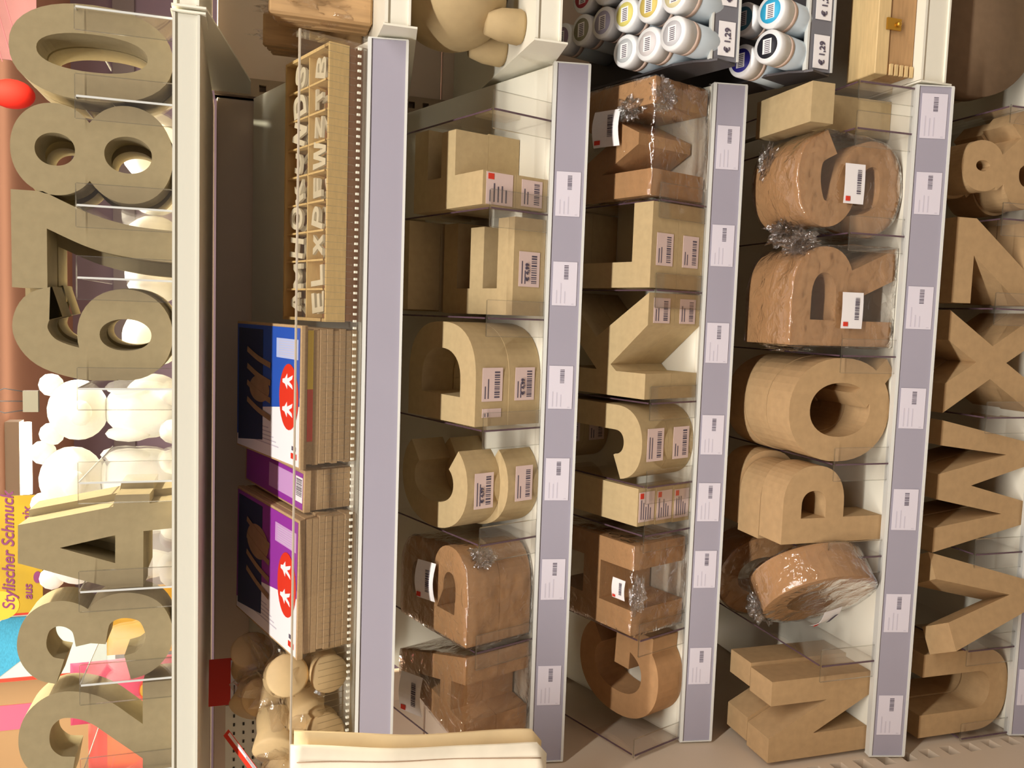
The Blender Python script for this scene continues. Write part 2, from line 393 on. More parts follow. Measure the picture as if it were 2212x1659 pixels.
def glyph(ch, W):
    h = H; m = h/2
    if ch == 'I': return [rect(0, W, 0, h)]
    if ch == 'L': return [([(0, 0), (W, 0), (W, t), (t, t), (t, h), (0, h)], [])]
    if ch == 'E': return [([(0, 0), (W, 0), (W, t), (t, t), (t, m-t*.45), (W*.93, m-t*.45), (W*.93, m+t*.45), (t, m+t*.45), (t, h-t), (W, h-t), (W, h), (0, h)], [])]
    if ch == 'F': return [([(0, 0), (t*1.2, 0), (t*1.2, m-t*.55), (W*.92, m-t*.55), (W*.92, m+t*.4), (t*1.2, m+t*.4), (t*1.2, h-t), (W, h-t), (W, h), (0, h)], [])]
    if ch == 'H': return [([(0, 0), (t, 0), (t, m-t/2), (W-t, m-t/2), (W-t, 0), (W, 0), (W, h), (W-t, h), (W-t, m+t/2), (t, m+t/2), (t, h), (0, h)], [])]
    if ch == 'T': return [([(W/2-t/2, 0), (W/2+t/2, 0), (W/2+t/2, h-t), (W, h-t), (W, h), (0, h), (0, h-t), (W/2-t/2, h-t)], [])]
    if ch == 'N': return [([(0, 0), (t, 0), (t, h*.56), (W-t, 0), (W, 0), (W, h), (W-t, h), (W-t, h*.44), (t, h), (0, h)], [])]
    if ch == 'M': return [([(0, 0), (t, 0), (t, h*.58), (W/2-.008, h*.16), (W/2+.008, h*.16), (W-t, h*.58), (W-t, 0), (W, 0), (W, h), (W-t, h), (W/2, h*.50), (t, h), (0, h)], [])]
    if ch == 'V': s_ = t*1.12; return [([(W/2-s_*.5, 0), (W/2+s_*.5, 0), (W, h), (W-s_, h), (W/2, h*.24), (s_, h), (0, h)], [])]
    if ch == 'W':
        s_ = t*1.05; q = W*.27
        return [([(q-s_*.5, 0), (q+s_*.5, 0), (W/2, h*.62), (W-q-s_*.5, 0), (W-q+s_*.5, 0), (W, h), (W-s_, h), (W-q, h*.24), (W/2+s_*.5, h), (W/2-s_*.5, h), (q, h*.24), (s_, h), (0, h)], [])]
    if ch == 'X':
        s_ = t*1.22; d = .030
        return [([(0, 0), (s_, 0), (W/2, m-d), (W-s_, 0), (W, 0), (W/2+d*.85, m), (W, h), (W-s_, h), (W/2, m+d), (s_, h), (0, h), (W/2-d*.85, m)], [])]
    if ch == 'Z': return [([(0, 0), (W, 0), (W, t), (t*1.5, t), (W, h-t), (W, h), (0, h), (0, h-t), (W-t*1.5, h-t), (0, t)], [])]
    if ch == 'A': return [([(0, 0), (t*1.05, 0), (W*.34, h*.20), (W*.66, h*.20), (W-t*1.05, 0), (W, 0), (W/2+t*.55, h), (W/2-t*.55, h)], [[(W*.40, h*.36), (W*.60, h*.36), (W/2, h*.72)]])]
    if ch == 'K': return [([(0, 0), (t, 0), (t, h*.34), (t*1.25, h*.41), (W-t*1.25, 0), (W, 0), (W*.56, h*.60), (W, h), (W-t*1.3, h), (t, h*.58), (t, h), (0, h)], [])]
    if ch == '4': return [([(W*.62, 0), (W*.62+t*.95, 0), (W*.60+t*.95, h*.16), (W, h*.16), (W, h*.385), (W*.56+t, h*.40), (W*.40+t, h), (W*.32, h), (0, h*.40), (0, h*.20), (W*.60, h*.20)], [[(t*.85, h*.385), (W*.57, h*.385), (W*.46, h*.74)]])]
    if ch == '7':
        inn = smooth([(W*.62, h-t), (W*.44, h*.52), (W*.36, h*.26), (W*.33, 0)], 8); out = smooth([(W*.67, 0), (W*.70, h*.26), (W*.80, h*.52), (W, h-t*.9)], 8)
        return [([(0, h), (0, h-t)] + inn + out + [(W, h)], [])]
    if ch in 'O0Q':
        G = [ring(W/2, m, W/2, m, t*(.98 if ch != '0' else .90), t*(.95 if ch != '0' else .76), 2.15 if ch != '0' else 2.25)]
        if ch == 'Q': G.append(([(W*.52, h*.24), (W*.66, h*.36), (W*1.0, h*.06), (W*.90, -.0), (W*.84, 0)], []))
        return G
    if ch == '8':
        A, ha = ring(W/2, h*.285, W*.5, h*.285, t*.97, t*.64, 2.1, 56); B, hb_ = ring(W/2, h*.735, W*.46, h*.265, t*.92, t*.68, 2.1, 56)
        ins = lambda p, cx, cz, rx, rz: abs((p[0]-cx)/rx)**2.1+abs((p[1]-cz)/rz)**2.1 < 1
        def run(P, f):      # the stretch of outline P lying outside the other bowl
            k_ = [f(p) for p in P]; s0 = next(i for i in range(len(P)) if k_[i-1] and not k_[i])
            return [P[(s0+i) % len(P)] for i in range(len(P)) if not k_[(s0+i) % len(P)]]
        return [(run(A, lambda p: ins(p, W/2, h*.735, W*.46, h*.265))+run(B, lambda p: ins(p, W/2, h*.285, W*.5, h*.285)), ha+hb_)]
    if ch == 'D': 
        return [([(0, 0)] + sarc(W*.42, m, W*.58, m, -90, 90, 24, 2.5) + [(0, h)], [[(t, t)] + sarc(W*.42, m, W*.58-t, m-t, -90, 90, 20, 2.3) + [(t, h-t)]])]
    if ch in 'PR':
        b0 = h*.40; cz = (h+b0)/2; rz = (h-b0)/2
        out = [(0, 0), (t, 0), (t, b0)] + sarc(W*.48, cz, W*.5, rz, -90, 90, 20, 2.3) + [(0, h)]
        hole = [(t, b0+t*.85)] + sarc(W*.48, cz, W*.5-t, rz-t*.85, -90, 90, 16, 2.2) + [(t, h-t*.85)]
        G = [(out, [hole])]
        if ch == 'R': G.append(([(W*.40, b0+.02), (W*.72, b0+.018), (W, 0), (W-t*1.25, 0)], []))
        return G
    if ch == 'B':
        b0 = h*.52; c1 = (h+b0)/2; r1 = (h-b0)/2; c2 = b0/2
        out = [(0, 0)] + sarc(W*.5, c2, W*.5, c2, -90, 80, 18, 2.3) + sarc(W*.5, c1, W*.45, r1, -80, 90, 18, 2.3) + [(0, h)]
        return [(out, [[(t, t*.85)] + sarc(W*.5, c2, W*.5-t, c2-t*.8, -90, 90, 12) + [(t, b0-t*.4)], [(t, b0+t*.4)] + sarc(W*.5, c1, W*.45-t, r1-t*.75, -90, 90, 12) + [(t, h-t*.85)]])]
    if ch in 'CG':
        a0, a1 = (44, 316) if ch == 'C' else (42, 340)
        o_ = sarc(W/2, m, W/2, m, a0, a1, 40, 2.2); i_ = sarc(W/2, m, W/2-t, m-t*.95, a1-4, a0+4, 36, 2.2)
        G = [(o_ + i_, [])]
        if ch == 'G': G += [rect(W-t, W*.985, h*.10, h*.52), rect(W*.54, W-.001, h*.36, h*.54)]
        return G
    if ch == 'U':
        return [([(0, h)] + sarc(W/2, W*.48, W/2, W*.48, 180, 360, 24, 2.4) + [(W, h), (W-t, h)] + sarc(W/2, W*.48, W/2-t, W*.48-t, 360, 180, 20, 2.2) + [(t, h)], [])]
    if ch == 'J':
        return [([(W, h)] + sarc(W*.5, W*.5, W*.5, W*.5, 0, -168, 24, 2.3) + [(t*.95, W*.52)] + sarc(W*.5, W*.5, W*.5-t, W*.5-t, -175, 0, 20, 2.2) + [(W-t, h)], [])]
    if ch == 'S':
        ctl = [(W*.93, h*.70), (W*.78, h*.865), (W*.50, h*.895), (W*.22, h*.83), (W*.155, h*.70), (W*.27, h*.585), (W*.52, h*.515), (W*.76, h*.43), (W*.845, h*.29), (W*.76, h*.155), (W*.49, h*.105), (W*.20, h*.15), (W*.06, h*.31)]
        return [(stroke(smooth(ctl, 6), t*.98), [])]
    if ch == '2':
        ctl = [(W*.13, h*.66), (W*.17, h*.78), (W*.31, h*.875), (W*.50, h*.905), (W*.70, h*.87), (W*.83, h*.76), (W*.82, h*.62), (W*.72, h*.48), (W*.50, h*.31), (W*.25, h*.12)]
        return [(stroke(smooth(ctl, 6), t*.92), []), rect(0, W, 0, t*.95)]
    if ch == '3':
        up = [(W*.11, h*.735), (W*.17, h*.83), (W*.32, h*.895), (W*.50, h*.91), (W*.70, h*.87), (W*.80, h*.77), (W*.77, h*.66), (W*.64, h*.575), (W*.42, h*.545)]
        lo = [(W*.42, h*.535), (W*.70, h*.50), (W*.83, h*.40), (W*.84, h*.27), (W*.74, h*.15), (W*.50, h*.09), (W*.28, h*.115), (W*.14, h*.20), (W*.09, h*.30)]
        return [(stroke(smooth(up, 6), t*.86), []), (stroke(smooth(lo, 6), t*.88), [])]
    if ch == '6':
        up = [(W*.84, h*.73), (W*.76, h*.855), (W*.53, h*.895), (W*.30, h*.80), (W*.175, h*.58), (W*.165, h*.36)]
        return [ring(W/2, h*.305, W*.5, h*.305, t*.98, t*.66, 2.1), (stroke(smooth(up, 6), t*1.0), [])]
    if ch == '&':
        return [ring(W*.42, h*.765, W*.27, h*.235, t*.80, t*.75, 2.1), ring(W*.37, h*.27, W*.37, h*.27, t*.9, t*.85, 2.1), bar((W*.28, h*.66), (W*.95, h*.02), t*1.0), bar((W*.60, h*.10), (W*.97, h*.42), t*.8)]
    raise KeyError(ch)
def letter_mesh(ch, W, th=TH, scale=1.):
    key = ('L', ch, round(W, 4), th)
    if key not in D:
        b = MB()
        for i, (o_, hs) in enumerate(glyph(ch, W)):
            b.poly(o_, .00004*i, th-.00004*i, hs)
        me = bpy.data.meshes.new('letter_'+ch); b.bm.to_mesh(me); b.bm.free(); D[key] = me
    return D[key]
def hull(pts):
    pts = sorted(set((round(a, 5), round(b, 5)) for a, b in pts))
    def half(ps):
        o_ = []
        for p in ps:
            while len(o_) > 1 and (o_[-1][0]-o_[-2][0])*(p[1]-o_[-2][1])-(o_[-1][1]-o_[-2][1])*(p[0]-o_[-2][0]) <= 0: o_.pop()
            o_.append(p)
        return o_
    return half(pts)[:-1] + half(pts[::-1])[:-1]
def resample(pl, n):
    P = pl+[pl[0]]; L = [math.dist(P[i], P[i+1]) for i in range(len(pl))]; tot = sum(L); out = []; i = 0; acc = 0
    for k in range(n):
        d = tot*k/n
        while acc+L[i] < d: acc += L[i]; i += 1
        u = (d-acc)/L[i]; out.append((P[i][0]+(P[i+1][0]-P[i][0])*u, P[i][1]+(P[i+1][1]-P[i][1])*u))
    return out
def film_mesh(ch, W, th, seed, amp=.0022, off=.0035):
    """crumpled bag round a letter (or pile) of thickness th, front at y=0"""
    pts = [p for o_, hs in glyph(ch, W) for p in o_]
    hp = resample(hull(pts), 72); cx = sum(p[0] for p in hp)/72; cz = sum(p[1] for p in hp)/72
    bm = bmesh.new(); rings = []
    def lev(y, sc, grow):
        R = []
        for (x, z) in hp:
            dx, dz = x-cx, z-cz; l = math.hypot(dx, dz)
            p = Vector((cx+dx*sc+dx/l*grow, y, cz+dz*sc+dz/l*grow))
            q = p*38+Vector((seed*3.1, seed*1.7, 0))
            n = noise.noise(q) + .6*noise.noise(q*2.3)
            if 0 < y < th: p += Vector((dx/l, 0, dz/l))*(max(n, -.9)*amp)
            else: p.y += (-1 if y <= 0 else 1)*abs(n)*amp*.8
            R.append(bm.verts.new(p))
        rings.append(R)
    for sc in (.15, .4, .65, .85): lev(-.0015, sc, off*sc)
    lev(-.001, 1, off*.6)
    ny = max(4, int(th/.008))
    for i in range(ny+1): lev(.0015+(th-.003)*i/ny, 1, off)
    lev(th+.001, 1, off*.6)
    for sc in (.85, .5, .15): lev(th+.0015, sc, off*sc)
    for A, B in zip(rings, rings[1:]):
        for i in range(72):
            f = bm.faces.new((A[i], A[(i+1) % 72], B[(i+1) % 72], B[i])); f.smooth = True
    bm.faces.new(rings[0]).smooth = True; bm.faces.new(rings[-1]).smooth = True
    bmesh.ops.recalc_face_normals(bm, faces=list(bm.faces))
    me = bpy.data.meshes.new('film'); bm.to_mesh(me); bm.free(); return me
def tuft_mesh(sx, sy, sz, seed):
    bm = bmesh.new(); g = bmesh.ops.create_icosphere(bm, subdivisions=4, radius=1)
    for v in bm.verts:
        q = v.co*2.2+Vector((seed*5.3, seed, 0)); n = noise.noise(q)+.8*noise.noise(q*2.4)+.5*noise.noise(q*5)
        r = .75+.55*n; v.co = Vector((v.co.x*sx*r, v.co.y*sy*r, v.co.z*sz*r))
    me = bpy.data.meshes.new('tuft'); bm.to_mesh(me); bm.free(); return me

def text_mesh(body, size, m_, parent, M, shear=0., name='lettering'):
    c = bpy.data.curves.new('text', 'FONT'); c.body = body; c.size = size; c.shear = shear; c.extrude = .001; c.offset = size*.012
    o2 = bpy.data.objects.new('text_tmp', c); col.objects.link(o2)
    me = bpy.data.meshes.new_from_object(o2); bpy.data.objects.remove(o2); bpy.data.curves.remove(c)
    me.materials.clear(); me.materials.append(m_)
    return link(name, me, None, parent, M)
def sticker(parent, M, wd, ht, style='pink', seed=0, thick=.0005, price=None):
    """label lying in local xz, facing -y"""
    p = MB().box(0, wd, -thick, 0, 0, ht).build('price_sticker', PINKP if style != 'white' else PAPER, parent, M)
    b = MB()
    if style in ('pink', 'tall'): bars(b, wd*.10, wd*.90, -thick, ht*.14, ht*.40, seed)
    elif style == 'white': bars(b, wd*.30, wd*.90, -thick, ht*.28, ht*.42, seed)
    rnd = random.Random(seed+3)
    for r in range(2 if style != 'red' else 5):
        z = ht*(.88-.15*r); b.box(wd*.08, wd*(.4+.35*rnd.random()), -thick-.0002, -thick, z-ht*.05, z)
    b.build('barcode' if style != 'red' else 'small_print', INK, p)
    if price: text_mesh(price, ht*.26, INK, p, T(wd*.16, -thick-.0004, ht*.53) @ RX(PI/2), name='price')
    if style in ('red', 'white'):
        MB().box(wd*.78, wd*.96, -thick-.0003, -thick, ht*.72, ht*.94).build('red_mark', REDINK, p)
    return p

FLAT = RX(-(PI/2-TILT))
def flat_letter(k, ch, X, W, v0, level, lab, th=TH, grp=None, m=KRAFT, rot=0, stick=()):
    """lies on its back, face up; level = how many letters up the pile this face is"""
    P = BF(k) @ Vector((X, v0, th*level + .0004*level + .001))
    M = T(*P) @ FLAT @ RY(rot)
    o_ = link('cardboard_letter', letter_mesh(ch, W, th), m, None, M)
    tag(o_, lab, 'letter', grp)
    # side walls at the foot of the letter face the aisle: local z=0 plane, y is thickness
    for i, (sx, sw, sh, st) in enumerate(stick):
        Ms = Matrix.Translation((sx, (th+sh)/2, -.0002)) @ RX(PI/2)
        sticker(o_, Ms, sw, sh, st, ord(ch)*7+level*3+i, price='\u20ac 4,99' if st == 'pink' and ch+str(level) in ('E1', 'D1', 'C2') else None)
    return o_
def stand_letter(ch, X, W, y, zb, lab, grp=None, m=KRAFT, rz=0, rin=0, lean=0, th=TH):
    M = T(X, y, zb) @ RZ(rz) @ RX(-lean) @ RY(rin)
    o_ = link('cardboard_letter', letter_mesh(ch, W, th), m, None, M)
    return tag(o_, lab, 'letter', grp)
LYING = 'cardboard letters lying in piles'; STANDING = 'cardboard letters standing in rows'; NUMS = 'cardboard numbers standing in rows'
def pack(root_M, ch, W, n, lab, seed, grp, m=KRAFT_R, th=TH, dx=None):
    r = tag(empty('letter_pack', root_M), lab, 'letter pack', grp)
    for i in range(n):
        link('cardboard_letter', letter_mesh(ch, W, th), m, r, T(0 if not dx else dx*i, i*(th+.0005), 0))
    f = link('plastic_wrap', film_mesh(ch, W, n*(th+.0005), seed), FILM, r)
    return r
PACKS = 'film wrapped packs of cardboard letters'

# row A to F, lying on the slope
def flat_pack(k, ch, X, W, v0, lab, seed, n=2):
    P = BF(k) @ Vector((X, v0, n*(TH+.0006)+.004))
    return pack(T(*P) @ FLAT, ch, W, n, lab, seed, PACKS)
pa = flat_pack(3, 'A', .046, .134, .008, 'brown letter A pack in crinkled clear film beside the canvas bag', 1)
pb = flat_pack(3, 'B', .1935, .132, .009, 'brown letter B pack in shiny clear film', 2)
flat_letter(3, 'C', .346, .134, -.009+.012, 1, 'cardboard letter C at the bottom of its pile', grp=LYING, stick=((.046, .050, .030, 'pink'),))
flat_letter(3, 'C', .343, .136, .022, 2, 'cardboard letter C pushed back on top of its pile', grp=LYING, stick=((.040, .050, .032, 'pink'),))
flat_letter(3, 'D', .5, .140, .009, 1, 'cardboard letter D at the bottom of its pile', grp=LYING, stick=((.034, .046, .034, 'pink'),))
flat_letter(3, 'D', .5, .140, .010, 2, 'cardboard letter D on top of its pile', grp=LYING, stick=((.034, .046, .034, 'pink'), (.012, .012, .032, 'plain')))
flat_letter(3, 'E', .652, .134, .008, 1, 'single cardboard letter E with its face up at the shelf front', grp=LYING, stick=((.040, .048, .036, 'pink'),))
flat_letter(3, 'E', .654, .134, .193, 1, 'cardboard letter E in shadow at the bottom of the rear pile', grp=LYING)
flat_letter(3, 'E', .656, .132, .194, 2, 'cardboard letter E in shadow on top of the rear pile', grp=LYING)
flat_letter(3, 'F', .797, .118, .008, 1, 'cardboard letter F at the bottom of its pile with a folded tag', grp=LYING, stick=((.004, .036, .036, 'pink'),))
flat_letter(3, 'F', .797, .116, .008, 2, 'cardboard letter F on top of its pile with a red printed sticker', grp=LYING, stick=((.001, .042, .044, 'red'),))
flat_letter(4, 'G', .021, .150, .007, 1, 'single cardboard letter G lying at the shelf end', grp=LYING, m=KRAFT_R, rot=.05)
ph = flat_pack(4, 'H', .190, .134, .009, 'brown letter H pack in shiny clear film', 3)
for i in range(3):
    flat_letter(4, 'I', .350+.001*i, .056, .008+.001*i, i+1, 'cardboard letter I %s its pile of three' % ('at the bottom of', 'in the middle of', 'on top of')[i], th=.0365, grp=LYING, stick=((.006, .044, .032, 'red'),))
for i in range(2):
    w2 = ('at the bottom of', 'on top of')[i]
    flat_letter(4, 'J', .415, .110, .007, i+1, 'cardboard letter J %s its pile' % w2, grp=LYING, stick=((.032, .048, .034, 'pink'),))
    flat_letter(4, 'J', .416, .108, .19, i+1, 'cardboard letter J in shadow %s the rear pile' % w2, grp=LYING, stick=((.034, .042, .034, 'pink'),))
    flat_letter(4, 'K', .538, .153, .007, i+1, 'cardboard letter K %s its pile' % w2, grp=LYING, stick=((.110, .036, .034, 'pink'),))
    flat_letter(4, 'L', .698, .121, .007, i+1, 'cardboard letter L %s its pile' % w2, grp=LYING, stick=((.032, .046, .034, 'pink'),))
    flat_letter(4, 'L', .700, .119, .19, i+1, 'cardboard letter L in shadow %s the rear pile' % w2, grp=LYING)
pm = flat_pack(4, 'M', .8275, .163, .010, 'brown letter M pack in clear film below the paint bottles', 4)
# loose labels and film ends on the packs (pack coordinates: x across, y down into the pile, z up the slope)
def curved_label(parent, M, wd, ht, seed, bend=.006):
    b = MB(); n = 8; rows = []
    for i in range(n+1):
        u = i/n; x = wd*u; y = -bend*math.sin(PI*u)
        rows.append((b.bm.verts.new((x, y, 0)), b.bm.verts.new((x, y, ht)), b.bm.verts.new((x, y-.0004, 0)), b.bm.verts.new((x, y-.0004, ht))))
    for A, B in zip(rows, rows[1:]):
        for (i, j) in ((0, 1), (1, 3), (3, 2), (2, 0)):
            b.bm.faces.new((A[i], B[i], B[j], A[j])).smooth = False
    bmesh.ops.recalc_face_normals(b.bm, faces=list(b.bm.faces))
    p = b.build('paper_label', PAPER, parent, M)
    b = MB(); bars(b, wd*.25, wd*.85, -bend-.0008, ht*.20, ht*.40, seed, th=.0003); b.build('barcode', INK, p)
    MB().box(wd*.06, wd*.18, -bend*.6-.0012, -bend*.6-.0008, ht*.70, ht*.92).build('red_mark', REDINK, p)
    return p
curved_label(pa, T(.010, -.006, .100) @ RX(.3), .060, .042, 1)
curved_label(pb, T(.045, -.006, .072) @ RX(.25), .056, .036, 2)
curved_label(ph, T(.050, -.005, .010), .030, .026, 3, .002)
curved_label(pm, T(.075, -.006, .060) @ RX(.2), .052, .046, 4)
for par, loc, sz, sd_ in ((pm, (.14, .02, .004), (.026, .022, .016), 1), (pm, (.125, .0, .05), (.020, .012, .03), 5), (ph, (.060, .01, -.002), (.03, .014, .008), 2), (pa, (.0, .05, .02), (.012, .02, .03), 3), (pb, (.12, .03, .01), (.016, .02, .02), 4)):
    link('film_tuft', tuft_mesh(*sz, sd_), FILM2, par, T(*loc))

# row N to T, standing
z5 = ZB[5]+.0465
stand_letter('N', .004, .124, -.088, z5, 'front cardboard letter N of the standing pair', STANDING, KRAFT_B)
stand_letter('N', .010, .124, -.032, z5, 'rear cardboard letter N of the standing pair', STANDING, KRAFT_B)
po = pack(T(.190, -.020, z5+.003) @ RZ(-.80), 'O', .150, 1, 'brown letter O wrapped in film and turned sideways in front', 5, PACKS)
po2 = pack(T(.168, .075, z5+.003) @ RZ(-.15), 'O', .138, 1, 'brown letter O wrapped in film behind the turned O', 6, PACKS)
for i, (dx, y) in enumerate(((0, -.088), (-.006, -.031), (.004, .026))):
    stand_letter('P', .334+dx, .117, y, z5, '%s cardboard letter P of the row of three' % ('front', 'middle', 'rear')[i], STANDING, KRAFT if i else KRAFT_B)
for i, (dx, y) in enumerate(((0, -.088), (.001, -.032), (-.002, .024))):
    stand_letter('Q', .4545+dx, .152, y, z5, '%s cardboard letter Q of the row of three' % ('front', 'middle', 'rear')[i], STANDING, KRAFT if i else KRAFT_B)
pr = pack(T(.6235, -.084, z5+.003), 'R', .145, 2, 'brown letter R pack in clear film with a white tag', 7, PACKS)
ps = pack(T(.7915, -.082, z5+.003), 'S', .130, 2, 'brown letter S pack in clear film with a white tag', 8, PACKS)
curved_label(pr, T(.026, -.0072, .060), .052, .036, 11, .001)
curved_label(ps, T(.036, -.0072, .070), .056, .034, 12, .001)
curved_label(po, T(.012, -.0075, .040) @ RX(.2), .046, .036, 13, .006)
for par, loc, sz, sd_ in ((pr, (.145, .02, .155), (.020, .034, .026), 6), (ps, (-.002, .06, .15), (.022, .03, .026), 7), (ps, (.10, .085, .17), (.03, .02, .014), 8), (pr, (-.004, .06, .14), (.008, .05, .03), 9), (po, (.02, .02, .15), (.03, .02, .02), 10), (po, (-.01, .03, .13), (.012, .03, .03), 12)):
    link('film_tuft', tuft_mesh(*sz, sd_), FILM2, par, T(*loc))
tl = stand_letter('T', .988, .132, -.096, z5, 'cardboard letter T turned edge on at the shelf end', STANDING, KRAFT, rz=PI/2)
# row U to &
z6 = ZB[6]+.0465
stand_letter('U', .008, .136, -.088, z6, 'front cardboard letter U of the standing pair', STANDING, KRAFT_B)
stand_letter('U', .010, .134, -.031, z6, 'rear cardboard letter U of the standing pair', STANDING, KRAFT_B)
stand_letter('V', .176, .148, -.152, z6+.004, 'cardboard letter V turned askew and jutting over the rail', STANDING, KRAFT_B, rz=.47)
stand_letter('W', .3075, .207, -.088, z6, 'front cardboard letter W of the standing pair', STANDING, KRAFT_B)
stand_letter('W', .3090, .205, -.031, z6, 'rear cardboard letter W of the standing pair', STANDING, KRAFT_B)
stand_letter('X', .5255, .157, -.088, z6, 'front cardboard letter X of the standing pair', STANDING, KRAFT_B)
stand_letter('X', .5275, .155, -.031, z6, 'rear cardboard letter X of the standing pair', STANDING, KRAFT_B)
stand_letter('Z', .694, .128, -.088, z6, 'front cardboard letter Z of the standing pair', STANDING, KRAFT_B)
stand_letter('Z', .696, .126, -.031, z6, 'rear cardboard letter Z of the standing pair', STANDING, KRAFT_B)
stand_letter('&', .842, .140, -.088, z6, 'front cardboard ampersand sign of the standing pair', STANDING, KRAFT_B)
stand_letter('&', .838, .138, -.031, z6, 'rear cardboard ampersand sign of the standing pair', STANDING, KRAFT_B)
# numbers on the top shelf
z1 = 1.604
for ch, X, W, m2 in (('0', .8865, .110, (.887, .110)), ('8', .770, .115, (.765, .113)), ('7', .665, .113, (.650, .110)), ('6', .5565, .111, (.560, .110)), ('3', .184, .106, None), ('2', .052, .120, None)):
    a = stand_letter(ch, X, W, .012, z1, 'front cardboard number %s of the standing pair' % NW[ch], NUMS, KRAFT_DIM)
    b = stand_letter(ch, m2[0], m2[1], .074, z1, 'rear cardboard number %s of the standing pair' % NW[ch], NUMS, KRAFT_DIM) if m2 else None
    if not m2: a['label'] = 'single cardboard number %s standing on the top shelf' % NW[ch]
    for q in [v for v in (a, b) if v]: q.name = 'cardboard_number'; q['category'] = 'number'
for i, (dx, y, rz) in enumerate(((0, .018, .06), (.006, .076, .02))):
    q = stand_letter('4', .295+dx, .117, y, z1, '%s cardboard number four of the standing pair' % ('front', 'rear')[i], NUMS, KRAFT_DIM, rz=rz)
    q.name = 'cardboard_number'; q['category'] = 'number'

# ------------------------------------------------------------------ sloping shelf 2: acrylic tray, kits, type case, bags
B2 = BF(2)
tr = tag(empty('acrylic_tray', B2), 'clear ribbed acrylic tray front along the kit shelf', 'tray')
MB().box(-.01, .991, .0035, .006, .0005, .093).build('front_panel', ACRYL, tr)
MB().box(-.01, .991, .0032, .0063, .0931, .0950).build('top_edge', mat('tray_edge', (196, 184, 164), .3, spec=.6), tr)
MB().box(.9885, .991, .0065, .030, .0005, .093).build('end_panel', ACRYL, tr)
rb = MB(); x = .0
while x < .985:
    rb.box(x, x+.0006, .0062, .0070, .018, .056); x += .0091
tag(rb.build('ribs', ACRYL_L, tr), None, None, None, 'stuff')
rb = MB(); x = .0
while x < .985:
    rb.box(x-.0012, x+.0018, .0008, .0034, .0125, .0165); x += .0091
tag(rb.build('rib_feet', mat('bright_rib_foot', (246, 244, 226), .3, spec=.6), tr), None, None, None, 'stuff')
MB().box(-.01, .985, -.0005, .0030, .0045, .0105).build('base_channel', clear_mat('tray_channel', (.78, .8, .8, 1), 5, .08), tr)

BLUE = mat('blue_print', (40, 84, 180), .35, spec=.5); PURP = mat('purple_print', (146, 52, 156), .35, spec=.5); PALEB = mat('pale_blue_print', (176, 188, 224), .4); LAV = mat('lavender_print', (196, 150, 200), .4)
WPR = mat('white_print', (238, 234, 236), .4); REDP = mat('red_print', (214, 54, 34), .4); YEL = mat('yellow_print', (232, 200, 52), .4); TANP = mat('tan_print', (164, 132, 98), .5, .2, 60); KITE = mat('kit_edge_card', (190, 158, 116), .6, .15, 300, .1, stretch=(1, 1, 1))
PINKD = mat('dark_navy_print', (40, 48, 80), .4)
def ell(cx, cz, rx, rz, n=28): return [(cx+rx*math.cos(2*PI*i/n), cz+rz*math.sin(2*PI*i/n)) for i in range(n)]
def kit(M, w_, d_, th, lab, grp, cover=None, edge=None):
    k_ = tag(empty('puzzle_kit', M), lab, 'puzzle kit', grp)
    MB().box(0, w_, 0, d_, 0, th).build('box', edge or KITE, k_, bevel=.0006)
    if not cover: return k_
    R = RX(-PI/2)       # prints drawn in x (across) and z (up the slope), lifted off the lid
    def pr_(name, pts, m_, lift): MB().poly(pts, 0, .0002).build(name, m_, k_, T(0, 0, th+lift) @ RX(-PI/2))
    def q(u0, u1, v0, v1): return [(u0*w_, v0*d_), (u1*w_, v0*d_), (u1*w_, v1*d_), (u0*w_, v1*d_)]
    base, pale = (BLUE, PALEB) if cover == 'blue' else (PURP, LAV)
    pr_('white_panel', q(.015, .50, .012, .985), WPR, .0003)
    pr_('colour_panel', [(.44*w_, .0124*d_), (.98*w_, .0124*d_), (.98*w_, .985*d_), (.10*w_, .985*d_), (.14*w_, .80*d_), (.36*w_, .62*d_)], base, .0006)
    pr_('night_panel', [(.12*w_, .55*d_), (.95*w_, .55*d_), (.95*w_, .96*d_), (.06*w_, .96*d_)], PINKD, .0009)
    pr_('text_block', q(.76, .90, .03, .34), pale, .0010)
    for i in range(7): pr_('text_line', q(.775+.017*i, .780+.017*i, .05, .30), GREYINK, .0013)
    pr_('red_oval', ell(.49*w_, .155*d_, .235*w_, .135*d_), REDP, .0012)
    for cx_ in (.40, .60):
        fig = [(-.055, .02), (-.02, .05), (-.012, .085), (.012, .085), (.02, .05), (.055, .02), (.02, .015), (.05, -.06), (.02, -.05), (0, -.01), (-.02, -.05), (-.05, -.06), (-.02, .015)]
        pr_('white_mark', [((cx_+a)*w_, (.155+b)*d_) for a, b in fig], WPR, .0016)
    sk = ell(.50*w_, .60*d_, .10*w_, .16*d_) if cover == 'blue' else ell(.66*w_, .62*d_, .13*w_, .18*d_)
    pr_('puzzle_picture', sk, TANP, .0014)
    for i in range(4):
        a0 = .30+.13*i; pr_('puzzle_limb', stroke(smooth([(a0*w_, .42*d_), ((a0+.04)*w_, .62*d_), ((a0+.10)*w_, .80*d_)], 4), .008), TANP, .0016+.0001*i)
    for i in range(5): pr_('side_text', q(.10+.03*i, .108+.03*i, .30+.04*i, .70), GREYINK, .0007)
    pr_('logo_text', q(.06, .10, .04, .12), REDP, .0007); pr_('logo_text', q(.12, .15, .05, .11), INK, .0007)
    return k_
KG = 'piled wooden puzzle kits'
zk = .001; thk = .0088
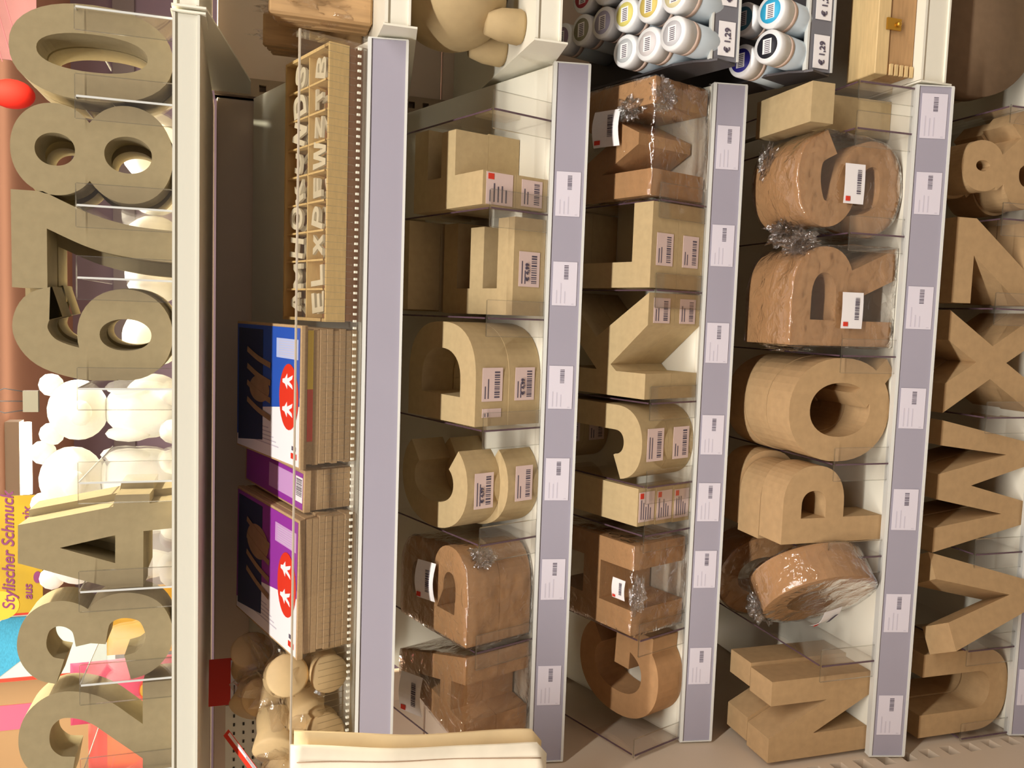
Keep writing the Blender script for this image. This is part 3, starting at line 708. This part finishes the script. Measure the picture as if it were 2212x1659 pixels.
for i in range(8):
    j = random.uniform(-.002, .002)
    kit(B2 @ T(.450+j, .016+abs(j), zk), .176, .225, thk, 'tan edged puzzle kit inside the pile under the blue kit' if i < 7 else 'puzzle kit with a yellow and red edge just under the blue kit', KG)
    if i == 7:
        kk = bpy.data.objects[[o.name for o in bpy.data.objects if o.name.startswith('puzzle_kit')][-1]]
        MB().box(.098, .174, -.0006, -.0001, .0006, .0082).build('yellow_edge', YEL, kk); MB().box(.030, .098, -.0006, -.0001, .0006, .0082).build('red_edge', REDP, kk)
    zk += thk+.0003
kit(B2 @ T(.444, .014, zk), .186, .232, thk, 'blue and white puzzle kit with a red oval lying on its pile', KG, 'blue')
zk = .001
for i in range(8):
    j = random.uniform(-.002, .002)
    kit(B2 @ T(.198+j, .014+abs(j), zk) @ RZ(-.02), .182, .22, thk, 'tan edged puzzle kit inside the pile under the purple kit', KG); zk += thk+.0003
kit(B2 @ T(.190, .016, zk) @ RZ(-.02), .188, .228, thk, 'purple and white puzzle kit with a red oval lying on its pile', KG, 'purple')
zk = .001
for i in range(6):
    kit(B2 @ T(.3835, .034, zk) @ RZ(-.035), .055, .21, .0095, 'tan edged narrow kit in the pile between purple and blue', KG); zk += .0098
nk = kit(B2 @ T(.3825, .030, zk) @ RZ(-.035), .057, .215, .0095, 'narrow purple kit with a barcode lying between the big piles', KG)
MB().box(.003, .052, .004, .21, .0096, .0099).build('purple_print', PURP, nk)
MB().box(.012, .046, .0045, .026, .0100, .0103).build('white_panel', WPR, nk)
b = MB(); bars(b, .020, .044, .006, .0104, .0106, 9, th=-.018); b.build('barcode', INK, nk)
MB().box(.012, .046, .035, .12, .0100, .0102).build('text_block', LAV, nk)

# type case with small wooden letters
tc_ = tag(empty('wooden_letter_case', B2 @ T(.6355, .0095, .001)), 'plywood case with two rows of compartments full of small letters', 'case')
CW, CD, CH = .351, .140, .051; NC = 9
MB().box(.001, CW-.001, .0008, CD, 0, .0235).build('base', PLY_SHADE, tc_)  # brown colour stands in for the tray shading low on the case front
MB().box(0, CW, 0, .004, .0240, CH).build('front_wall', mat('lit_plywood', (240, 206, 138), .55, .15, 40, .1, stretch=(1, 6, 6)), tc_); MB().box(0, CW, CD-.004, CD, .0240, CH).build('back_wall', PLY, tc_)  # front wall coloured brighter than the other walls to look lit
MB().box(0, .004, .0042, CD-.0042, .0240, CH).build('side_wall', PLY, tc_); MB().box(CW-.004, CW, .0042, CD-.0042, .0240, CH).build('side_wall', PLY, tc_)
MB().box(.0042, CW-.0042, CD*.5-.0012, CD*.5+.0012, .0240, CH-.004).build('long_partition', PLY, tc_)
for i in range(1, NC):
    x = .004+(CW-.008)*i/NC
    MB().box(x-.0012, x+.0012, .0042, CD*.5-.0014, .0240, CH-.003).build('partition', PLY, tc_); MB().box(x-.0012, x+.0012, CD*.5+.0014, CD-.0042, .0240, CH-.003).build('partition', PLY, tc_)
rowf, rowb = 'ELXPFWZTB', 'AMHOKUNDS'
for r_, row in enumerate((rowf, rowb)):
    for i, ch in enumerate(row):
        for lay in range(2):
            c2 = ch
            sc_ = .19; Wg = {'M': .18, 'W': .19, 'O': .16, 'D': .15}.get(c2, .14)
            key = ('small', c2)
            if key not in D:
                me = letter_mesh(c2, Wg).copy(); me.transform(Matrix.Scale(sc_, 4) @ T(-Wg/2, -TH/2, -H/2)); me.transform(Matrix.Scale(.35, 4, (0, 1, 0))); me.materials.clear(); me.materials.append(PALEW); D[key] = me
            x = .004+(CW-.008)*(i+.5)/NC; y = CD*(.26 if r_ == 0 else .74)
            M = B2 @ T(.6355, .0095, .001) @ T(x+random.uniform(-.002, .002), y+random.uniform(-.006, .006), (.0345 if lay == 0 else .0455)) @ RX(-PI/2+random.uniform(-.16, .16)) @ RY(random.uniform(-.3, .3))
            o_ = link('wooden_letter', D[key], None, None, M)
            tag(o_, 'small pale wooden letter %s %s the case compartment' % (c2, ('lower in', 'lying on top in')[lay]), 'letter', 'small wooden letters in the case')

# bags of wooden pieces at the left of the tray
WOODR = mat('turned_wood', (216, 188, 140), .55, .15, 30, .1)
def piece_bag(M, lab, pieces, film, head, seed):
    r = tag(empty('bag_of_wood', M), lab, 'bag', 'film bags of wooden pieces')
    for (c, rr, ln, ax, ay) in pieces:
        MB().lathe([(0, -ln/2), (rr*.9, -ln/2), (rr, -ln/2+.003), (rr*.86, 0), (rr, ln/2-.003), (rr*.9, ln/2), (0, ln/2)], 24, M=T(*c) @ RX(ax) @ RY(ay)).build('wooden_piece', WOODR, r)
    for (c, sz) in film: link('plastic_bag', tuft_mesh(*sz, seed), FILM, r, T(*c)); seed += 1
    for (Mh, w_, h_, cc) in head:
        hd = MB().box(0, w_, 0, .0006, 0, h_).build('header_card', cc[0], r, Mh)
        MB().box(w_*.05, w_*.95, -.0003, 0, h_*.05, h_*.42).build('white_band', cc[1], hd)
        b = MB(); rnd = random.Random(seed)
        for i in range(3): b.box(w_*.1, w_*(.4+.4*rnd.random()), -.0005, -.0003, h_*(.10+.10*i), h_*(.14+.10*i))
        b.build('print', INK, hd)
    return r
RW = (REDP, WPR)
piece_bag(B2 @ T(.134, .12, .001), 'film bag of turned wooden pieces with a red and white header', [((.018, -.060, .078), .028, .052, 1.30, .45), ((-.032, -.068, .050), .027, .052, 1.25, -.5), ((.024, -.080, .030), .026, .05, 1.4, .1), ((-.01, .0, .050), .030, .05, .9, .6), ((.0, .060, .080), .03, .055, 1.2, .9), ((-.045, .04, .085), .028, .05, .8, -.6), ((-.03, .005, .085), .027, .05, 1.1, .2)],
          [((-.012, .0, .062), (.070, .10, .058))], [(T(-.095, .120, .066) @ RX(-.35) @ RZ(.2), .070, .055, RW)], 21)
piece_bag(B2 @ T(.045, .06, .001), 'film bag of wooden pieces behind the canvas bag with a red seam', [((0, -.02, .038), .032, .06, 1.2, .3), ((.022, .012, .085), .030, .055, 1.1, -.5), ((-.035, .01, .075), .03, .05, 1.2, .3), ((.03, -.025, .035), .028, .05, 1.3, .2)],
          [((0, .0, .058), (.062, .066, .055))], [(T(-.02, -.02, .112) @ RX(-1.1) @ RY(-.9), .085, .014, RW)], 25)

# perforated plate and canvas bag on the left
pl = MB(); xx = -.12
pl.box(-.14, -.004, .300, .303, 1.40, 1.545)
o_ = pl.build('perforated_plate', WHITE, g)
b = MB()
for i in range(8):
    for j in range(9): b.box(-.13+.015*i, -.125+.015*i, .2990, .2998, 1.41+.015*j, 1.413+.015*j)
b.build('plate_holes', mat('plate_hole_dark', (60, 56, 50), .8), o_)
cb = tag(empty('canvas_bag', T(.0, -.15, 1.15)), 'natural canvas bag hanging in front of the shelf end', 'bag')
def cloth(w0, w1, hgt, y, th, seed, nu=14, nv=24):
    bm = bmesh.new(); F = []
    for s_ in (0, 1):
        G = []
        for j in range(nv+1):
            row = []
            for i in range(nu+1):
                u, v = i/nu, j/nv; x1 = w1+.034*v-.006*math.sin(v*PI); 
                cr = .016; zz = hgt*v
                if v < .06: x1 -= cr*(1-math.sqrt(max(0, 1-(1-v/.06)**2)))
                x = w0+(x1-w0)*u
                yy = y+s_*th+.006*noise.noise(Vector((x*14+seed, zz*9, 0)))-.008*math.sin(u*PI)*math.sin(v*PI)
                row.append(bm.verts.new((x, yy, zz)))
            G.append(row)
        F.append(G)
    for G in F:
        for j in range(nv):
            for i in range(nu): bm.faces.new((G[j][i], G[j][i+1], G[j+1][i+1], G[j+1][i])).smooth = True
    A, B = F
    for j in range(nv):
        for i in (0, nu): bm.faces.new((A[j][i], A[j+1][i], B[j+1][i], B[j][i]))
    for i in range(nu):
        for j in (0, nv): bm.faces.new((A[j][i], A[j][i+1], B[j][i+1], B[j][i]))
    bmesh.ops.recalc_face_normals(bm, faces=list(bm.faces))
    me = bpy.data.meshes.new('cloth'); bm.to_mesh(me); bm.free(); return me
link('front_panel', cloth(-.22, .116, .315, 0, .003, 1), CANVAS, cb)
link('back_panel', cloth(-.22, .122, .31, .022, .003, 5), CANVAS_S, cb)
MB().tube([(.096+.034*v, -.0015+.006*noise.noise(Vector(((.098+.034*v)*14+1, .315*v*9, 0))), .008+.30*v) for v in [i/16 for i in range(17)]], .0007, 5).build('hem_stitch', mat('stitch_thread', (176, 148, 122), .8), cb)
MB().tube([(-.14, .012, .30), (-.14, .012, .40), (-.10, .012, .44), (-.06, .012, .40), (-.06, .012, .30)], .006, 8).build('strap', CANVAS, cb)
hk = tag(MB().tube([(-.10, .40, 1.600-.012), (-.10, -.16, 1.600-.012), (-.10, -.17, 1.612)], .003, 8).build('display_hook', DARKM), 'dark wire display hook carrying the canvas bag', 'hook')

# ------------------------------------------------------------------ white styrofoam figures behind the numbers
def bear(X, Y, s_, lab, tall=1.):
    r = tag(empty('styrofoam_bear', T(X, Y, 1.604)), lab, 'figure', 'white styrofoam bears behind the numbers')
    MB().ball((0, 0, .062*s_*tall), (.046*s_, .040*s_, .062*s_*tall)).build('body', STYRO, r)
    MB().ball((0, -.004, .158*s_*tall), (.047*s_, .044*s_, .043*s_)).build('head', STYRO, r)
    for q in (-1, 1):
        MB().ball((q*.038*s_, 0, (.158*tall+.038)*s_), (.018*s_, .012*s_, .018*s_), 2).build('ear', STYRO, r)
        MB().ball((q*.036*s_, -.016, .085*s_*tall), (.013*s_, .018*s_, .034*s_), 2).build('arm', STYRO, r)
        MB().ball((q*.030*s_, -.035*s_, .020*s_), (.020*s_, .030*s_, .020*s_), 2).build('leg', STYRO, r)
    MB().ball((0, -.046*s_, .148*s_*tall), (.020*s_, .014*s_, .016*s_), 2).build('muzzle', STYRO, r)
bear(.487, .30, .98, 'white styrofoam bear behind the empty bin beside number six')
bear(.382, .30, 1.04, 'white styrofoam bear behind the empty bin beside number four')
bear(.262, .31, 1.00, 'white styrofoam bear behind the numbers three and four')
for X, r_, lab in ((.600, .046, 'behind number six'), (.695, .044, 'behind number seven'), (.785, .046, 'between numbers seven and eight'), (.880, .046, 'behind number eight')):
    q = tag(empty('styrofoam_ball', T(X, .31, 1.604)), 'round white styrofoam ball standing ' + lab, 'ball', 'white styrofoam balls behind the numbers')
    MB().ball((0, 0, r_+.004), r_).build('ball', STYRO, q); MB().lathe([(0, 0), (r_*.6, 0), (r_*.55, .008), (0, .008)], 20).build('foot', STYRO, q)
# coloured packs at the left rear of the top shelf
ORG_ = mat('orange_pack', (244, 186, 40), .5); PINK_ = mat('pink_pack', (232, 88, 120), .5); CORAL = mat('coral_pack', (250, 110, 96), .5)
def pouch(X, Y, w_, h_, m_, lab, marks=()):
    r = tag(empty('craft_pouch', T(X, Y, 1.604)), lab, 'pouch', 'coloured craft pouches behind the numbers')
    b = MB(); n = 10; R = []
    for j in range(n+1):
        v = j/n; d = .016*math.sin(PI*min(1, v*1.15+.05))+.0015
        R.append([b.bm.verts.new(p) for p in ((0, -d*.2, h_*v), (w_*.25, -d*.85, h_*v), (w_*.5, -d, h_*v), (w_*.75, -d*.85, h_*v), (w_, -d*.2, h_*v), (w_, d*.2, h_*v), (w_*.5, d, h_*v), (0, d*.2, h_*v))])
    for A, B in zip(R, R[1:]):
        for i in range(8): b.bm.faces.new((A[i], A[(i+1) % 8], B[(i+1) % 8], B[i])).smooth = True
    b.bm.faces.new(R[0]); b.bm.faces.new(R[-1]); bmesh.ops.recalc_face_normals(b.bm, faces=list(b.bm.faces))
    b.build('pouch_body', m_, r)
    for (pts, mm, dy) in marks: MB().poly(pts, -dy-.001, -dy).build('print', mm, r)
pouch(.098, .30, .108, .118, ORG_, 'orange craft pouch behind the numbers two and three')
pouch(-.010, .30, .100, .170, PINK_, 'pink craft pouch with a yellow and red mark behind number two', [(ell(.055, .060, .016, .010), mat('orange_red_mark', (240, 84, 20), .5), .0185), (ell(.055, .064, .009, .004), YEL, .0200)])
pouch(-.110, .33, .090, .150, CORAL, 'coral craft pouch beyond number two')

# ------------------------------------------------------------------ hanging posters far behind
STAND = RX(PI/2)
def poster(x0, x1, z0, z1, y, m_, lab):
    r = tag(empty('hanging_poster', T(x0, y, z0)), lab, 'poster', 'posters hanging from the ceiling')
    MB().box(0, x1-x0, 0, .006, 0, z1-z0).build('sheet', m_, r)
    for q in (.1, .9): MB().tube([((x1-x0)*q, .003, z1-z0), ((x1-x0)*q, .003, 2.95-z0)], .0015, 6).build('wire', DARKM, r)
    return r
PLUM = mat('plum_print', (104, 40, 86), .5)
p1 = poster(-.40, .0, 2.165, 2.40, 2.0, mat('yellow_poster', (158, 128, 16), .5, .3, 5), 'yellow poster with plum lettering hanging behind the numbers')
text_mesh('Stylischer Schmuck', .052, PLUM, p1, T(.012, -.001, .084) @ STAND, .25)
text_mesh('aus', .040, PLUM, p1, T(.045, -.001, .032) @ STAND, .2); text_mesh('mix', .040, PLUM, p1, T(.300, -.001, .032) @ STAND, .2)
MB().poly(ell(.10, .0, .02, .012), -.002, 0).build('plum_dot', PLUM, p1, T(.02, 0, .015)); MB().poly(ell(.03, .13, .05, .06), -.0015, 0).build('orange_patch', mat('orange_print', (240, 150, 40), .5), p1)
p2 = poster(-.655, -.412, 1.95, 2.45, 2.05, mat('pale_poster', (170, 182, 184), .5), 'white poster with blue yarn and red borders')
MB().box(0, .012, -.002, 0, 0, .5).build('red_border', REDP, p2); MB().box(.231, .243, -.002, 0, 0, .5).build('red_border', REDP, p2)
YARN = mat('blue_yarn_print', (60, 150, 190), .7, .3, 120, stretch=(1, 1, 4))
MB().poly([(.225, .20), (.225, .34), (.16, .42), (.07, .44), (.02, .36), (.10, .26)], -.0025, 0).build('yarn_print', YARN, p2)
p3 = poster(-1.15, -.67, 1.95, 2.45, 2.1, mat('tan_poster', (160, 126, 90), .6), 'tan poster with a pink patch beyond the yarn poster')
MB().box(.30, .39, -.002, 0, .19, .5).build('pink_patch', PINK_, p3)
p4 = poster(1.60, 2.30, 2.33, 2.75, 2.8, mat('pink_poster', (176, 120, 122), .6, .15, 10), 'pink poster with fine lines behind number zero')
for i in range(4): MB().box(.02, .5, -.002, 0, .05+.035*i, .053+.035*i).build('fine_line', mat('rose_line', (206, 120, 130), .6), p4, RY(-.25))
lt = tag(empty('paper_lantern', T(1.30, 2.0, 2.235)), 'red paper lantern hanging behind number eight', 'lantern')
MB().ball((0, 0, 0), (.046, .046, .066)).build('shade', mat('red_lantern_paper', (176, 24, 8), .8), lt); MB().tube([(0, 0, .06), (0, 0, .715)], .002, 6).build('cord', DARKM, lt)
cp = tag(empty('sign_clip', T(.315, 2.0, 2.17)), 'grey sign clip hanging on wires above the bears', 'clip')
MB().box(-.035, .035, -.01, .01, 0, .045).build('clip_body', mat('clip_grey', (112, 108, 96), .5), cp)
for q in (-.03, 0, .032): MB().tube([(q, 0, .045), (q*1.3, 0, .10), (q*.3, 0, .18), (0, 0, .78)], .0018, 6).build('wire', DARKM, cp)

# ------------------------------------------------------------------ right-hand bay
def level_shelf(y, z0, z1, lab, x0=1.004):
    r = tag(empty('plain_shelf', T(0, 0, 0)), lab, 'shelf')
    MB().box(x0+.004, 2.0, y+.006, .40, z1-.028, z1).build('board', WHITE, r)
    MB().box(x0+.004, 2.0, y, y+.006, z0, z1).box(x0+.004, 2.0, y-.003, y, z1-.004, z1).box(x0+.004, 2.0, y-.003, y, z0, z0+.003).build('front_edge', WHITE, r)
    MB().poly([(y-.006, z1+.002), (.38, z1+.002), (.38, z0-.06), (.30, z0-.06), (y-.006, z0-.008)], x0, x0+.0025, M=Matrix(((0, 1, 0, 0), (1, 0, 0, 0), (0, 0, 1, 0), (0, 0, 0, 1)))).build('bracket', WHITE, r)
level_shelf(-.010, 1.5735, 1.602, 'white shelf end beside the number shelf', 1.000)
level_shelf(-.030, 1.3245, 1.357, 'white shelf under the film wrapped wooden packs')
level_shelf(-.050, 1.131, 1.167, 'white shelf under the papier mache animal')
level_shelf(-.100, .556, .601, 'white shelf under the hinged wooden box')
level_shelf(-.100, .290, .335, 'white shelf under the big round card box')
for i, (X, y, h_, wd) in enumerate(((1.055, .10, .135, .040), (1.100, .12, .125, .040), (1.145, .09, .130, .042), (1.045, .20, .14, .045))):
    r = tag(empty('wooden_pack', T(X, y, 1.358)), ('film wrapped wooden pack standing at the shelf end beside the letter case', 'film wrapped wooden pack standing second along the plain shelf', 'film wrapped wooden pack standing third along the plain shelf', 'film wrapped wooden pack standing behind the others')[i], 'pack', 'film wrapped wooden packs')
    for j in range(3): MB().box(-wd/2, wd/2, -.03+.018*j, -.014+.018*j, 0, h_-.006*j).build('wooden_board', mat('stacked_board', (196, 158, 112), .6, .2, 20, stretch=(8, 1, 1)), r, bevel=.003)
    link('plastic_wrap', tuft_mesh(wd*.52, .040, h_*.60, 30+i), FILM, r, T(0, -.005, h_*.5))
# papier mache animal
an = tag(empty('papier_mache_animal', T(1.075, .055, 1.168)), 'round papier mache animal with stubby feet and ridged back', 'figure')
MACHE = mat('papier_mache', (190, 166, 124), .8, .12, 40, .4)
MB().ball((0, 0, .085), (.062, .085, .074), 4).build('body', MACHE, an)
for (x, y) in ((-.038, -.052), (.036, -.056), (-.045, .03), (.045, .03)):
    MB().lathe([(0, 0), (.021, 0), (.023, .004), (.021, .03), (.015, .05), (0, .052)], 20, M=T(x, y, 0)).build('foot', MACHE, an)
for i in range(5):
    a = -.9+.32*i
    MB().ball((.028, -.065+.008*abs(i-2), .085+.050*math.sin(a+.3)), (.030, .020, .010), 3).build('ridge', MACHE, an)
MB().ball((.055, -.045, .10), (.035, .04, .045), 3).build('head', MACHE, an)
# paint bottles in sloping steel trays
def paint_tray(orig, lab, spots, labgrp, tags):
    F = Matrix(((1, 0, 0, 0), (0, EV.y, EN.y, orig[1]), (0, EV.z, EN.z, orig[2]), (0, 0, 0, 1)))
    r = tag(empty('steel_tray', F), lab, 'tray')
    MB().box(1.012, 1.6, 0, .30, -.003, -.0005).build('floor_plate', DARKM, r)
    Rf = RX(TILT*-1.)
    MB().box(1.012, 1.6, -.004, -.0005, -.003, .038, M=Rf).build('front_plate', GREYM, r); MB().box(1.012, 1.6, -.006, .002, .0382, .0415, M=Rf).box(1.012, 1.6, -.006, -.0042, -.003, .0, M=Rf).build('front_lip', RAILW, r)
    prof = [(.0, -.003), (.30, -.003), (.30, .05), (.12, .055), (.06, .060), (.03, .052), (.012, .040), (.0, .036)]
    MB().poly(prof, 1.0085, 1.0115, M=Matrix(((0, 1, 0, 0), (1, 0, 0, 0), (0, 0, 1, 0), (0, 0, 0, 1)))).build('side_plate', DARKM, r)
    for ti, (X, wd) in enumerate(tags):
        t_ = tag(empty('tray_tag', F @ Rf @ T(X, -.0050, .004)), 'small white card tag at the %s of the steel tray of %s' % (('end', 'middle')[ti], labgrp), 'price tag', 'white tags on the steel trays')
        MB().box(0, wd, -.0005, 0, 0, .026).build('card', PAPER, t_)
        text_mesh('\u20ac 1,29', .0125, INK, t_, T(wd*.10, -.0006, .008) @ STAND)
    for (X, v, h_, cc, lab2) in spots:
        bt = tag(empty('paint_bottle', F @ T(X, v, 0)), lab2, 'paint bottle', 'white capped paint bottles')
        MB().lathe([(0, 0), (.020, 0), (.0220, .002), (.0222, h_-.034), (.0205, h_-.032), (0, h_-.032)], 28).build('body', BOTT, bt)
        MB().lathe([(0, h_-.0315), (.0226, h_-.0315), (.0226, h_-.024), (0, h_-.024)], 28).build('seal', SKINC, bt)
        MB().lathe([(0, h_-.0235), (.0228, h_-.0235), (.0230, h_-.003), (.0215, h_), (0, h_)], 28).build('cap', CAPW, bt)
        st = MB().lathe([(0, h_+.0002), (.0165, h_+.0002), (.0165, h_+.0005), (0, h_+.0005)], 28).build('cap_sticker', cc, bt)
        b = MB(); b.box(-.010, .010, -.007, .007, h_+.0006, h_+.0008); b.build('barcode_field', PAPER, st)
        b = MB(); x = -.009
        while x < .008: b.box(x, x+.0012, -.005, .004, h_+.0009, h_+.0011); x += .0026
        b.build('barcode', INK, st)
def st(nm, rgb): return mat('cap_sticker_'+nm, rgb, .5)
paint_tray((0, -.05, .873), 'grey steel tray holding the white capped paint bottles', [
    (1.036, .026, .100, st('grey', (206, 206, 210)), 'front paint bottle with a plain grey cap sticker beside the letter M pack'),
    (1.033, .072, .099, st('pale', (222, 216, 216)), 'paint bottle with a pale cap sticker beside the letter M pack'),
    (1.034, .118, .098, st('silver', (196, 200, 202)), 'paint bottle with a silver cap sticker beside the letter M pack'),
    (1.086, .026, .100, st('cream', (226, 216, 170)), 'front paint bottle with a cream cap sticker in the outer row'),
    (1.085, .072, .100, st('gold', (222, 198, 110)), 'paint bottle with a gold cap sticker in the outer row'),
    (1.084, .118, .100, st('lemon', (226, 214, 120)), 'paint bottle with a lemon cap sticker in the outer row'),
    (1.084, .164, .100, st('lilac', (176, 172, 196)), 'paint bottle with a lilac cap sticker in the outer row'),
    (1.085, .210, .100, st('olive', (150, 146, 120)), 'paint bottle with an olive cap sticker in the outer row'),
    (1.083, .256, .100, st('plum', (140, 116, 130)), 'paint bottle with a plum cap sticker at the back of the row'),
    (1.133, .118, .100, st('orange', (226, 170, 96)), 'paint bottle with an orange cap sticker beside the lemon one'),
    (1.133, .164, .100, st('coral', (214, 140, 120)), 'paint bottle with a coral cap sticker beside the lilac one'),
    (1.133, .210, .100, st('crimson', (176, 70, 80)), 'paint bottle with a crimson cap sticker beside the olive one')], 'white capped bottles', ((1.018, .046), (1.085, .046)))
paint_tray((0, -.06, .726), 'grey steel tray holding the blue and black paint bottles', [
    (1.036, .032, .100, st('black', (40, 40, 48)), 'paint bottle with a black and white cap sticker'),
    (1.028, .080, .095, st('indigo', (44, 40, 140)), 'paint bottle with an indigo cap sticker'),
    (1.083, .030, .100, st('sky', (60, 180, 226)), 'paint bottle with a sky blue cap sticker'),
    (1.085, .078, .098, st('petrol', (60, 110, 130)), 'paint bottle with a petrol blue cap sticker')], 'blue and black bottles', ((1.016, .046), (1.083, .046)))
# wooden box
wb = tag(empty('wooden_box', T(1.012, -.09, .602)), 'pale wooden box with a brass clasp and finger joints', 'box')
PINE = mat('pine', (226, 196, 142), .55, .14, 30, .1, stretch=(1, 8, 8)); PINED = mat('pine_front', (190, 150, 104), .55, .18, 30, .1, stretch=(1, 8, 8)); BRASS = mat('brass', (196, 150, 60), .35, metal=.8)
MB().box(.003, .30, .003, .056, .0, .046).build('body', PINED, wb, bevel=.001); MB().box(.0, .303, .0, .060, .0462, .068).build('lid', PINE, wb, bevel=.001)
for i in range(5): MB().box(.0005, .016, -.0005, .0028, .002+.0088*i, .0068+.0088*i).build('finger_joint', PINE, wb)
cl = MB().box(.062, .078, -.003, -.0002, .030, .054).build('clasp', BRASS, wb); MB().ball((.070, -.005, .036), .004, 2).build('clasp_knob', BRASS, cl)
# round card box
rd = tag(empty('round_card_box', T(1.128, -.055, .336)), 'large round brown card box standing on its edge', 'box')
CARDD = mat('shaded_card', (128, 104, 80), .8, .12, 60, .2)  # shade around the box is put into this dark brown
MB().lathe([(0, 0), (.116, 0), (.116, .035), (0, .035)], 56, M=T(0, 0, .1165) @ RX(-PI/2)).build('lid', CARDD, rd); MB().lathe([(0, .0352), (.113, .0352), (.113, .11), (0, .11)], 56, M=T(0, 0, .1165) @ RX(-PI/2)).build('body', KRAFT_DIM, rd)
